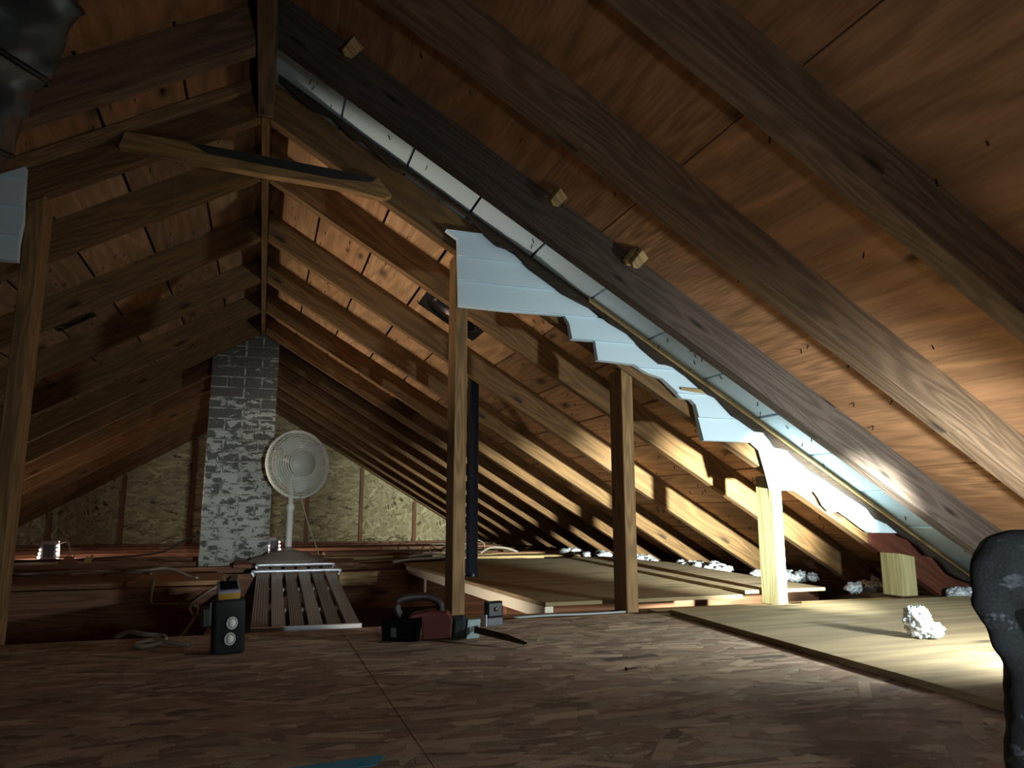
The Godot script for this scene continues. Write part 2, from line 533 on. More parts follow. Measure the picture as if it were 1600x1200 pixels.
func shell() -> void:
	for side in [1, -1]:
		var roof := structure("ceiling")
		# boards of the old roof
		for k in 15:
			var x0 := k * 0.2055 + 0.0 + (0.002 if k == 0 else 0.0035)
			var x1: float = (k + 1) * 0.2055 - rng.randf_range(0.0025, 0.0045)
			var z := -2.14
			while z > -8.5:
				var z2: float = z - rng.randf_range(1.4, 3.6)
				if z2 < -7.6: z2 = -8.55
				if k == 3 or k == 4: pass
				roof_piece("roof_plank", side, x0, x1, z2 + 0.001, z - 0.001, 0.019, "plank", roof, rng.randf_range(0.0, 0.002))
				z = z2
		# boards over the old gable end, painted white on the right
		for k in 15:
			roof_piece("soffit_board", side, 0.01 + k * 0.2 + 0.003, 0.01 + (k + 1) * 0.2 - 0.003, -2.138, -1.752, 0.019, "white_board" if side > 0 else "ply", roof, rng.randf_range(0.0, 0.003))
		# plywood of the newer roof
		for xs in [[0.0, 0.88], [0.882, 1.902], [1.906, 1.985], [1.988, 3.1]]:
			for zs in [[-1.750, -0.55], [-0.547, 1.2]]:
				roof_piece("plywood_panel", side, xs[0], xs[1], zs[0], zs[1], 0.013, "ply", roof)
		roof_piece("roofing", side, -0.02, 3.2, -8.6, 1.25, 0.04, "black", roof, 0.026).material_override = m0("roofing")
		# nails that come through the boards
		var mm := MultiMesh.new()
		mm.transform_format = MultiMesh.TRANSFORM_3D
		mm.mesh = box_mesh(Vector3(0.0022, 0.014, 0.0022), 0.0)
		var spots := []
		for k in 900:
			var x := rng.randf_range(0.1, 2.5); var zz := rng.randf_range(-6.0, -0.4)
			if zz > -1.75 and rng.randf() < 0.75: continue
			var b := Basis.from_euler(Vector3(rng.randf_range(-0.6, 0.6), 0, rng.randf_range(-0.6, 0.6)))
			spots.append(Transform3D(b, Vector3(side * x, RIDGE - SLOPE * x - 0.006, zz)))
		mm.instance_count = spots.size()
		for k in spots.size(): mm.set_instance_transform(k, spots[k])
		var mi := MultiMeshInstance3D.new()
		mi.multimesh = mm
		mi.material_override = mat(Color(0.10, 0.08, 0.07), 0.6)
		mi.name = "nail_points"
		mi.set_meta("kind", "stuff")
		roof.add_child(mi, true)
		# low closing walls at the eaves
		var ev := structure("wall_right" if side > 0 else "wall_left")
		board("eave_board", Vector3(side * 2.95, -0.26, -8.55), Vector3(side * 2.98, -0.165, 1.2), pick("joist"), ev, "z")
	var fl := structure("floor")
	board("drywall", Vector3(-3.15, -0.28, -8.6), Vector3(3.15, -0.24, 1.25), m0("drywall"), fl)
	# strand boards underfoot
	board("strand_board", Vector3(-2.3, 0.0, -2.03), Vector3(0.26, 0.012, 1.2), m0("osb"), fl, "x", 0.0008)
	board("strand_board", Vector3(0.261, 0.0, -2.025), Vector3(2.42, 0.0124, 1.2), m0("osb"), fl, "x", 0.0008)
	board("floor_joist", Vector3(-2.6, -0.2, -2.08), Vector3(2.5, -0.002, -2.04), pick("joist"), fl)
	for z in [-1.5, -0.9, -0.3, 0.3, 0.9]:
		board("floor_joist", Vector3(-2.6, -0.2, z), Vector3(2.5, -0.002, z + 0.04), pick("joist"), fl)
	# far gable: strand board between studs
	var wb := structure("wall_back")
	var xs := [-3.0, -1.91, -1.28, -0.64, -0.06, 0.52, 1.10, 1.70, 2.3, 3.0]
	for i in xs.size() - 1:
		var a: float = xs[i] + 0.002; var b: float = xs[i + 1] - 0.002
		var p := PackedVector2Array([Vector2(a, -0.26), Vector2(b, -0.26), Vector2(b, maxf(RIDGE - SLOPE * absf(b), -0.25))])
		if a < 0 and b > 0: p.append(Vector2(0, RIDGE))
		p.append(Vector2(a, maxf(RIDGE - SLOPE * absf(a), -0.25)))
		cut_board("strand_panel", p, -8.44, -8.42, 0.0, M["osb_wall"][0 if i in [3, 4, 5, 2] else 1], wb, 0.0)
	var wf := structure("wall_front")
	cut_board("plywood_panel", PackedVector2Array([Vector2(-3, -0.26), Vector2(3, -0.26), Vector2(3, -0.17), Vector2(0, RIDGE), Vector2(-3, -0.17)]), 1.2, 1.22, 0.0, pick("ply"), wf, 0.0)
	for i in range(1, xs.size() - 1):
		var x: float = xs[i]
		var o := board("wall_stud", Vector3(x - 0.019, -0.02, -8.418), Vector3(x + 0.019, LOW - SLOPE * (absf(x) + 0.02) - 0.003, -8.372), pick("joist"), null, "y")
		tag(o, "brown stud against the far strand-board gable, %s counting from the low left corner" % ORD[i - 1], "stud", "studs of the far gable")

const TOP := [[0.539, 1.16], [0.678, 1.159], [0.735, 1.114], [0.822, 1.071], [0.874, 1.034], [0.946, 1.001], [1.041, 0.927], [1.095, 0.917], [1.158, 0.864], [1.223, 0.832], [1.285, 0.783], [1.332, 0.773], [1.379, 0.732], [1.41, 0.713], [1.476, 0.697], [1.523, 0.649], [1.554, 0.628], [1.614, 0.609], [1.658, 0.576], [1.714, 0.547], [1.771, 0.5], [1.829, 0.466], [1.874, 0.456], [1.959, 0.391], [2.03, 0.35], [2.103, 0.317], [2.217, 0.236]]
const BOT := [[2.075, 0.239], [2.04, 0.259], [1.996, 0.288], [1.951, 0.314], [1.915, 0.31], [1.89, 0.332], [1.876, 0.358], [1.859, 0.379], [1.676, 0.384], [1.662, 0.442], [1.641, 0.517], [1.61, 0.54], [1.413, 0.54], [1.402, 0.601], [1.39, 0.66], [1.374, 0.676], [1.34, 0.679], [1.312, 0.705], [1.269, 0.741], [1.213, 0.757], [1.167, 0.78], [1.038, 0.786], [1.032, 0.848], [0.95, 0.848], [0.942, 0.9], [0.927, 0.923], [0.737, 0.921], [0.583, 0.924], [0.576, 1.136]]

func old_gable() -> void:
	# what is left of the white siding, board by board; each board leans out over the one below
	var w := structure("wall_gable")
	var whole := PackedVector2Array()
	for p in TOP: whole.append(Vector2(p[0], p[1]))
	for p in BOT: whole.append(Vector2(p[0], p[1]))
	var left := PackedVector2Array([Vector2(-0.95, 0.95), Vector2(-0.90, 1.0), Vector2(-0.576, 1.190), Vector2(-0.573, 1.122), Vector2(-0.572, 1.1), Vector2(-0.568, 1.044), Vector2(-0.572, 0.984), Vector2(-0.57, 0.936), Vector2(-0.95, 0.93)])
	var y := 1.158 + 0.0772
	for k in 14:
		var y1 := y; y -= 0.0772
		for src in [whole, left]:
			for piece in Geometry2D.intersect_polygons(src, rect(-1, y + 0.0006, 3, y1 - 0.0006)):
				if Geometry2D.triangulate_polygon(piece).is_empty(): continue
				var st := begin()
				var p := ccw(piece)
				var n := p.size()
				var ids := Geometry2D.triangulate_polygon(p)
				var out := func(q: Vector2, front: bool) -> Vector3:
					return Vector3(q.x, q.y, (-2.09 + 0.008 * (y1 - q.y) / 0.0772) if front else -2.108)
				for t in range(0, ids.size(), 3):
					var a := p[ids[t]]; var b := p[ids[t + 1]]; var c := p[ids[t + 2]]
					if (b - a).cross(c - a) < 0.0:
						var sw := b; b = c; c = sw
					tri(st, out.call(a, true), out.call(c, true), out.call(b, true))
					tri(st, out.call(a, false), out.call(b, false), out.call(c, false))
				for i in n:
					var j := (i + 1) % n
					quad(st, out.call(p[i], false), out.call(p[i], true), out.call(p[j], true), out.call(p[j], false))
				put("siding_board", done(st), m0("siding"), w)
	# torn dark edge of the old roof covering above the siding
	for side in [1, -1]:
		var xx := 0.03
		var up := PackedVector2Array(); var dn := PackedVector2Array()
		while xx < 2.62:
			up.append(Vector2(side * xx, RIDGE - SLOPE * xx - 0.004))
			dn.append(Vector2(side * xx, RIDGE - SLOPE * xx - rng.randf_range(0.024, 0.05) + (0.012 if xx < 0.65 or side < 0 else 0.0)))
			xx += rng.randf_range(0.03, 0.07)
		dn.reverse()
		up.append_array(dn)
		if side > 0: cut_board("torn_edge", up, -2.08, -2.066, 0.0, pick("tar"), w, 0.0)
		var poly := PackedVector2Array([Vector2(side * 0.04, RIDGE - SLOPE * 0.04 - 0.03), Vector2(side * 2.6, RIDGE - SLOPE * 2.6 - 0.03), Vector2(side * 2.6, RIDGE - SLOPE * 2.6 - 0.072), Vector2(side * 0.05, RIDGE - SLOPE * 0.05 - 0.075)])
		if side < 0:
			poly = PackedVector2Array([Vector2(-0.03, RIDGE - 0.02), Vector2(-0.95, RIDGE - SLOPE * 0.95 - 0.002), Vector2(-0.95, RIDGE - SLOPE * 0.95 - 0.040), Vector2(-0.045, RIDGE - 0.066)])
			cut_board("rake_trim", poly, -2.118, -2.10, ANG, pick("stud"), w)
		else:
			poly = PackedVector2Array([Vector2(1.0, RIDGE - SLOPE * 1.0 - 0.003), Vector2(2.62, RIDGE - SLOPE * 2.62 - 0.003), Vector2(2.62, RIDGE - SLOPE * 2.62 - 0.018), Vector2(1.0, RIDGE - SLOPE * 1.0 - 0.018)])
			cut_board("rake_trim", poly, -2.064, -2.056, -ANG, pick("pale"), w)
	# studs of the old gable
	var zs := [-2.219, -2.13]
	var info := [
		[0.583, 0.621, 0.0, "tall wooden stud at the cut edge of the white siding, standing behind the red saw", "stud"],
		[1.142, 1.182, 0.0, "dark weathered stud in the middle of the plywood sheet, under the stepped siding", "stud"],
		[1.705, 1.743, 0.0, "greenish pale stud with one side brightly lit, beside the bare plywood board", "treated"],
		[2.142, 2.206, 0.169, "short pale stub of a stud near the low eave, standing free", "treated"]]
	for s in info:
		var top: float = s[2] if s[2] > 0 else LOW - SLOPE * s[1] - 0.003
		var p := PackedVector2Array([Vector2(s[0], 0.0265 if s[2] > 0 else 0.002), Vector2(s[1], 0.0265 if s[2] > 0 else 0.002), Vector2(s[1], top - (0.012 if s[2] > 0 else 0.0)), Vector2(s[0], top + (0.0 if s[2] > 0 else SLOPE * (s[1] - s[0])))])
		var dz := 0.095 if s[2] > 0 else 0.0
		var o := cut_board("wall_stud", p, zs[0] + dz, zs[1] + dz, PI / 2, pick(s[3 + 1]), null)
		tag(o, s[3], "stud", "studs of the old gable")
	var lp := PackedVector2Array([Vector2(-0.575, -0.2), Vector2(-0.537, -0.2), Vector2(-0.537, LOW - SLOPE * 0.537 - 0.003), Vector2(-0.575, LOW - SLOPE * 0.575 - 0.003)])
	tag(cut_board("wall_stud", lp, -2.219, -2.13, PI / 2, M["stud"][0], null), "dim brown stud under the scrap of white siding on the dark slope", "stud", "studs of the old gable")
	tag(board("bottom_plate", Vector3(0.50, -0.06, -2.225), Vector3(2.45, 0.0, -2.125), pick("stud"), null), "wooden plate lying under the studs of the old gable", "plate")

func one_rafter(side: int, z: float, th: float, key: String, xr: float, label: String, group: String, x_end := 2.433) -> MeshInstance3D:
	var p := PackedVector2Array([Vector2(side * xr, LOW - SLOPE * xr), Vector2(side * x_end, LOW - SLOPE * x_end), Vector2(side * (x_end + 0.28), LOW - SLOPE * x_end), Vector2(side * xr, RIDGE - SLOPE * xr - 0.002)])
	var o := cut_board("rafter", p, z - th, z, -side * ANG, pick(key), null, 0.002)
	tag(o, label, "rafter", group)
	return o

func rafters() -> void:
	var rz := [-2.54, -3.15, -3.75, -4.35, -4.92, -5.5, -6.05, -6.65, -7.25, -7.85, -8.325]
	for side in [1, -1]:
		var where: String = "on the lit slope" if side > 0 else "on the dark slope"
		if side < 0: one_rafter(side, -2.13, 0.04, "rafter", 0.014, "rafter in line with the scrap of siding on the dark slope", "old rafters")
		else:
			var g := thing("rafter", "rafter in line with the white siding, its foot stained red", "rafter", Vector3.ZERO, "old rafters")
			for q in [[0.014, 2.10, "beam", "rafter"], [2.10, 2.433, "stained_foot", "red"]]:
				var a: float = q[0]; var b: float = q[1]
				var foot := 0.27 if b > 2.4 else 0.0
				cut_board(q[2], PackedVector2Array([Vector2(a, LOW - SLOPE * a), Vector2(b, LOW - SLOPE * b), Vector2(b + foot * 0.74, LOW - SLOPE * b if foot > 0 else RIDGE - SLOPE * b - 0.002), Vector2(a, RIDGE - SLOPE * a - 0.002)]) , -2.17, -2.13, -ANG, pick(q[3]), g, 0.0015)
		for i in rz.size():
			one_rafter(side, rz[i], 0.038, "rafter", 0.014, "old rafter %s, %s behind the siding wall" % [where, ORD[i]], "old rafters")
		var near := [[-1.715, 0.045, "rough", "next to the white painted boards"], [-1.31, 0.055, "new_rafter", "second out from the white painted boards"], [-0.925, 0.055, "new_rafter", "third out from the white painted boards"]]
		if side < 0: near = [[-1.768, 0.045, "new_rafter", "just in front of the pale unpainted boards"], [-1.31, 0.055, "new_rafter", "half hidden behind the wrapped duct"]]
		for n in near:
			one_rafter(side, n[0], n[1], n[2], 0.026, "broad newer rafter %s, %s" % [where, n[3]], "rafters of the newer roof", 2.5)
	tag(board("ridge_board", Vector3(-0.022, 1.45, -2.115), Vector3(0.022, 1.592, 1.15), pick("new_rafter"), null, "z"), "reddish ridge board of the newer roof, ending above the collar tie", "ridge board")
	tag(board("ridge_board", Vector3(-0.0115, 1.448, -4.98), Vector3(0.0115, 1.60, -2.12), pick("rafter"), null, "z"), "thin old ridge board running from the newer one to the chimney", "ridge board")
	tag(board("ridge_board", Vector3(-0.0115, 1.448, -8.36), Vector3(0.0115, 1.60, -5.45), pick("rafter"), null, "z"), "thin old ridge board behind the chimney", "ridge board")
	# collar tie: crooked stick nailed across under the ridge
	var tie := thing("collar_tie", "crooked wooden collar tie with a blackened face, nailed across under the ridge", "collar tie")
	var p := PackedVector2Array([Vector2(-0.370, 1.285), Vector2(-0.02, 1.262), Vector2(0.20, 1.255), Vector2(0.345, 1.236), Vector2(0.372, 1.25), Vector2(0.33, 1.300), Vector2(0.0, 1.318), Vector2(-0.358, 1.332)])
	cut_board("timber", p, -2.125, -2.092, -0.05, pick("stud"), tie)
	cut_board("blackened_face", PackedVector2Array([Vector2(-0.15, 1.300), Vector2(0.0, 1.289), Vector2(0.19, 1.277), Vector2(0.31, 1.282), Vector2(0.325, 1.297), Vector2(0.0, 1.315), Vector2(-0.20, 1.325)]), -2.0915, -2.0895, -0.05, tri_mat(Color(0.22, 0.22, 0.22), M["rafter"][0].albedo_texture, Vector3(2, 8, 8), 0.7), tie, 0.0)

func joists_and_boards() -> void:
	var jz := [-3.48, -4.12, -4.70, -5.25, -5.85, -6.45, -7.05, -7.65, -8.2]
	for i in jz.size():
		var x1: float = -0.08 if i == 0 else 2.4
		var o := board("ceiling_joist", Vector3(-2.4, -0.2, jz[i] - 0.04), Vector3(x1, -0.004, jz[i]), pick("joist"), null)
		tag(o, "reddish brown ceiling joist, %s beyond the strand-board floor" % ORD[i], "joist", "ceiling joists")
	for d in [[-2.75], [-3.48]]:
		tag(board("ceiling_joist", Vector3(0.95, -0.2, d[0] - 0.04), Vector3(2.4, -0.022, d[0]), pick("joist"), null), "short ceiling joist carrying the loose plywood sheet, %s one" % ("nearer" if d[0] > -3 else "farther"), "joist", "ceiling joists")
	tag(board("hatch_timber", Vector3(-0.075, -0.2, -4.11), Vector3(-0.045, -0.004, -2.09), pick("joist"), null, "z"), "dark timber lining the hatch beside the metal ladder", "timber")
	# loose boards on the joists
	var loose := [
		[Vector3(-2.2, 0.0, -3.98), Vector3(-0.48, 0.02, -3.50), "x", "joist", "long brown plank lying across the first joists in the dark corner"],
		[Vector3(-0.47, 0.0, -3.96), Vector3(-0.10, 0.018, -3.52), "x", "plank", "short plank butted to the long brown plank beside the hatch"],
		[Vector3(-0.08, 0.0, -4.95), Vector3(0.62, 0.018, -4.50), "x", "joist", "dark board carrying the pedestal fan"],
		[Vector3(0.35, 0.0, -5.16), Vector3(1.62, 0.02, -5.05), "x", "pale", "long pale batten lying past the pedestal fan"],
		[Vector3(0.5, 0.0, -5.78), Vector3(1.9, 0.018, -5.5), "x", "plank", "thin reddish board on the joists before the far gable"],
		[Vector3(0.2, 0.0, -6.6), Vector3(1.7, 0.022, -6.3), "x", "joist", "dark board on the joists nearest the far gable"],
		[Vector3(1.3, 0.0, -4.96), Vector3(2.25, 0.02, -4.80), "x", "pale", "pale board end beside the coiled cable"],
		[Vector3(1.45, 0.0, -5.45), Vector3(2.28, 0.016, -5.3), "x", "plank", "narrow board behind the coiled cable"],
		[Vector3(-2.0, 0.0, -5.05), Vector3(-0.5, 0.02, -4.85), "x", "joist", "dark narrow plank beside the chimney foot"],
		[Vector3(0.46, -0.075, -4.118), Vector3(0.66, -0.006, -4.085), "x", "pale", "short pale block of wood behind the metal ladder"]]
	for b in loose:
		tag(board("plank" if b[4].find("block") < 0 else "wood_block", b[0], b[1], pick(b[3]), null, b[2]), b[4], "plank" if b[4].find("block") < 0 else "block", "loose boards on the joists" if b[4].find("block") < 0 else "")
	# the loose plywood sheets
	var sheet := func(called: String, pts: Array, y0: float, y1: float, m: Material, label: String) -> void:
		var st := begin()
		var q := PackedVector2Array()
		for p in pts: q.append(Vector2(p[0], -p[1]))
		prism(st, q, y0, y1, 0.001, Transform3D(Basis(Vector3(1, 0, 0), Vector3(0, 0, -1), Vector3(0, 1, 0)), Vector3.ZERO))
		tag(put(called, done(st), m), label, "plywood sheet", "loose plywood sheets")
	sheet.call("plywood_sheet", [[0.912, -2.235], [1.64, -2.235], [1.95, -4.3], [1.3, -4.4], [0.82, -4.17]], 0.018, 0.03, M["sheet"][0], "large brown plywood sheet lying on the joists behind the studs")
	sheet.call("plywood_sheet", [[1.65, -2.235], [1.99, -2.235], [2.16, -3.6], [2.05, -4.2], [1.84, -4.2]], 0.031, 0.043, M["sheet"][1], "narrow plywood sheet lapping over the large one near the eave")
	sheet.call("plywood_sheet", [[1.21, -1.99], [2.36, -1.99], [2.36, -0.70], [1.115, -0.70]], 0.0125, 0.026, M["sheet"][0], "bare pale plywood sheet with the white tuft of insulation on it")
	var tr := put("painted_board", box_mesh(Vector3(1.93, 0.040, 0.03), 0.002), m0("siding"))
	tr.material_override = mat(Color(0.92, 0.87, 0.78), 0.7)
	tr.transform = Transform3D(Basis(Vector3.UP, atan2(4.17 - 2.0, 0.82 - 0.91) ), Vector3(0.884, -0.003, -3.20))
	tag(tr, "cream painted board edging the large plywood sheet", "board")
	for d in [[0.845, -3.72, 0.0], [0.86, -3.25, 0.0], [0.945, -2.3, 0.0]]:
		var st := smooth_begin()
		lathe(st, [Vector2(0.0, -0.10), Vector2(0.006, -0.098), Vector2(0.007, -0.021), Vector2(0, -0.02)], 10)
		var o := put("peg", smooth_done(st), mat(Color(0.85, 0.80, 0.74), 0.6))
		o.position = Vector3(d[0], 0, d[1])
		tag(o, "thin white peg hanging under the cream board, %s" % ["far end", "middle one", "near end"][[-3.72, -3.25, -2.3].find(d[1])], "peg", "white pegs")
	var boards := [[Vector3(1.2, 0.0, -2.11), Vector3(1.55, 0.014, -2.05), "pale", "thin splintered batten at the foot of the bright stud"], [Vector3(1.78, 0.0, -2.11), Vector3(2.15, 0.016, -2.04), "pale", "thin yellow batten between the bright stud and the stub"]]
	for b in boards: tag(board("batten", b[0], b[1], pick(b[2]), null), b[3], "batten", "battens at the foot of the old gable")
	var ws := smooth_begin()
	for k in 1:
		tube(ws, [Vector3(0.74, 0.016, -2.042), Vector3(0.85, 0.018, -2.045), Vector3(0.98, 0.016, -2.05), Vector3(1.10, 0.016, -2.06)], 0.0035, 6)
	tag(put("plastic_strip", smooth_done(ws), mat(Color(0.6, 0.61, 0.62), 0.5)), "thin pale plastic strip along the strand-board edge", "strip")

func chimney() -> void:
	var c := thing("chimney", "square brick chimney patched with old white paint, rising to the ridge", "chimney", Vector3(0, 0, 0))
	var y0 := -0.2
	board("mortar_core", Vector3(-0.297, y0, -5.405), Vector3(0.105, 1.62, -5.006), m0("mortar"), c, "y", 0.0)
	var full := box_mesh(Vector3(0.197, 0.061, 0.096), 0.004); var half := box_mesh(Vector3(0.094, 0.061, 0.096), 0.004)
	var row := 0
	var y := y0 + 0.035
	while y < 1.6:
		var list := [[-0.2005, full], [0.0085, full]] if row % 2 == 0 else [[-0.253, half], [-0.096, full], [0.061, half]]
		if row % 4 == 3: list = [[-0.253, half], [-0.1485, half], [-0.044, half], [0.061, half]]
		for b in list:
			var f := clampf((1.15 - y) / 0.75, 0.0, 1.0) + rng.randf_range(-0.3, 0.3)
			var k := 0 if f < 0.25 else (1 if f < 0.75 else 2)
			for back in [false, true]:
				var o := put("brick", b[1], M["brick"][k], c)
				o.position = Vector3(b[0] + 0.0, y + rng.randf_range(-0.0015, 0.0015), (-5.36 if back else -5.05) + rng.randf_range(-0.002, 0.003))
				o.rotation = Vector3(0, rng.randf_range(-0.012, 0.012), rng.randf_range(-0.008, 0.008))
		for sx in [-0.252, 0.06]:
			var o := put("brick", half, M["brick"][rng.randi() % 3], c)
			o.position = Vector3(sx, y, -5.205)
			o.scale = Vector3(1, 1, 1.9)
		y += 0.0685
		row += 1

func lamps() -> void:
	# unseen lamp, out of view on the right, lights the siding and studs: a lamp head on a low stand
	var d := (AIM - LAMP).normalized()
	var w := thing("unseen_work_lamp", "unseen black lamp on a low stand, out of view over the bare plywood sheet, lighting the siding", "work lamp", Vector3(LAMP.x, 0.026, LAMP.z))
	var st := smooth_begin()
	lathe(st, [Vector2(0, 0), Vector2(0.07, 0), Vector2(0.07, 0.008), Vector2(0.012, 0.016), Vector2(0.008, 0.02), Vector2(0.008, 0.185), Vector2(0, 0.186)], 20)
	put("stand", smooth_done(st), m0("black"), w)
	st = smooth_begin()
	var bas := Basis.looking_at(d) * Basis(Vector3(1, 0, 0), -PI / 2)
	lathe(st, [Vector2(0, -0.05), Vector2(0.016, -0.05), Vector2(0.018, -0.02), Vector2(0.03, 0.02), Vector2(0.032, 0.03), Vector2(0.028, 0.031), Vector2(0.027, 0.024)], 20, Transform3D(bas, LAMP - w.position))
	put("lamp_head", smooth_done(st), m0("black"), w)
	st = smooth_begin()
	lathe(st, [Vector2(0, 0.022), Vector2(0.027, 0.022), Vector2(0.027, 0.027), Vector2(0, 0.027)], 20, Transform3D(bas, LAMP - w.position))
	put("lens", smooth_done(st), glow(Color(0.95, 1, 1), 3.0), w)
	var lw := thing("unseen_stand_lamp", "unseen flat lamp on a short stand behind the camera, placed to light the chimney and fan", "work lamp", Vector3(FILL.x, 0.0125, FILL.z + 0.03))  # unseen behind the camera, lights the chimney, fan and near boards
	st = smooth_begin()
	lathe(st, [Vector2(0, 0), Vector2(0.06, 0), Vector2(0.06, 0.006), Vector2(0.01, 0.014), Vector2(0.008, 0.225), Vector2(0, 0.225)], 18)
	put("stand", smooth_done(st), m0("black"), lw)
	st = begin()
	prism(st, round_rect(0.09, 0.06, 0.012), -0.012, 0.012, 0.003, Transform3D(Basis(Vector3.UP, -0.12), Vector3(0, 0.256, 0)))
	put("casing", done(st), m0("black"), lw)
	st = begin()
	prism(st, round_rect(0.076, 0.048, 0.008), 0.0, 0.003, 0.001, Transform3D(Basis(Vector3.UP, -0.12), Vector3(0.0018, 0.256, -0.0155)))
	put("lens", done(st), glow(Color(0.95, 1, 0.98), 1.0), lw)
	var hl := thing("unseen_hatch_lamp", "unseen lamp low in the hatch, placed to light the white pegs and the cream board", "lamp", Vector3(HATCH.x - 0.03, -0.24, HATCH.z))  # out of view below the floor edge, lights the pegs and cream board
	st = smooth_begin()
	lathe(st, [Vector2(0, 0), Vector2(0.04, 0), Vector2(0.04, 0.006), Vector2(0.02, 0.012), Vector2(0.02, 0.09), Vector2(0, 0.092)], 18)
	put("casing", smooth_done(st), m0("black"), hl)
	board("lens", Vector3(0.021, 0.05, -0.012), Vector3(0.024, 0.085, 0.012), glow(WARM, 1.0), hl)
	# unseen lamps between the joists, placed to light the right slope
	for k in UNSEEN_PUCKS.size():
		var p: Array = UNSEEN_PUCKS[k]
		var o := thing("unseen_puck_light", "unseen round lamp between the joists, placed to light the right slope, %s beyond the strand-board floor" % ORD[k], "lamp", Vector3(p[0], p[1], p[2]), "unseen lamps between the joists")
		var up := (Vector3(0.5, 1.2, p[3]) - o.position).normalized()
		var t := Transform3D(Basis(Quaternion(Vector3.UP, up)), Vector3.ZERO)
		st = smooth_begin()
		lathe(st, [Vector2(0, -0.02), Vector2(0.035, -0.02), Vector2(0.04, 0.0), Vector2(0.036, 0.008), Vector2(0.03, 0.008)], 18, t)
		put("housing", smooth_done(st), m0("black"), o)
		st = smooth_begin()
		lathe(st, [Vector2(0, 0.002), Vector2(0.03, 0.002), Vector2(0.03, 0.009), Vector2(0, 0.009)], 18, t)
		put("lens", smooth_done(st), glow(WARM, 1.0), o)
		board("unseen_support_block", Vector3(p[0] - 0.03, -0.24, p[2] - 0.03) - Vector3.ZERO, Vector3(p[0] + 0.03, p[1] - 0.035, p[2] + 0.03), pick("stud"), null).set_meta("label", "unseen wood offcut under the %s unseen lamp beyond the strand-board floor" % ORD[k])  # unseen block that only carries the lamp
		get_child(get_child_count() - 1).set_meta("category", "block")
		get_child(get_child_count() - 1).set_meta("group", "unseen lamp blocks")
	# two square LED units lying on the joists
	for s in [[Vector3(-1.30, -0.004, -5.86), 0.13, 0.12, "square LED unit glowing on the joists in the dark corner, wires beside it"], [Vector3(0.155, -0.004, -5.86), 0.098, 0.13, "square LED unit glowing between the chimney and the fan pole"]]:
		var o := thing("led_light", s[3], "LED light", s[0], "square LED units")
		var hw: float = s[1] / 2; var hh: float = s[2]
		var b := begin()
		prism(b, PackedVector2Array([Vector2(-hw * 0.95, 0), Vector2(hw * 0.95, 0), Vector2(hw * 0.8, hh), Vector2(-hw * 0.8, hh)]), -0.02, 0.018, 0.003)
		put("housing", done(b), mat(Color(0.62, 0.58, 0.58), 0.5), o)
		b = begin()
		prism(b, rect(-hw * 0.55, hh * 0.14, hw * 0.55, hh * 0.8), 0.0185, 0.021, 0.001)
		put("back_plate", done(b), mat(Color(0.36, 0.34, 0.37), 0.6), o)
		for sx in [-1, 1]:
			for k in (3 if sx < 0 else 4):
				b = smooth_begin()
				var r := 0.010 - 0.0012 * k
				lathe(b, [Vector2(0, -r * 1.2), Vector2(r * 0.7, -r * 0.8), Vector2(r, 0), Vector2(r * 0.7, r * 0.8), Vector2(0, r * 1.2)], 8, Transform3D(Basis(), Vector3(sx * hw * (0.86 - 0.04 * k), hh * (0.1 + 0.21 * k), 0.022)))
				put("led_bulb", smooth_done(b), glow(Color(1.0, 0.95, 0.9), 2.0), o)
			omni(s[0] + Vector3(sx * (hw + 0.05), hh * 0.6, -0.07), 0.06, 0.02, Color(1.0, 0.88, 0.80), "led_light_side")

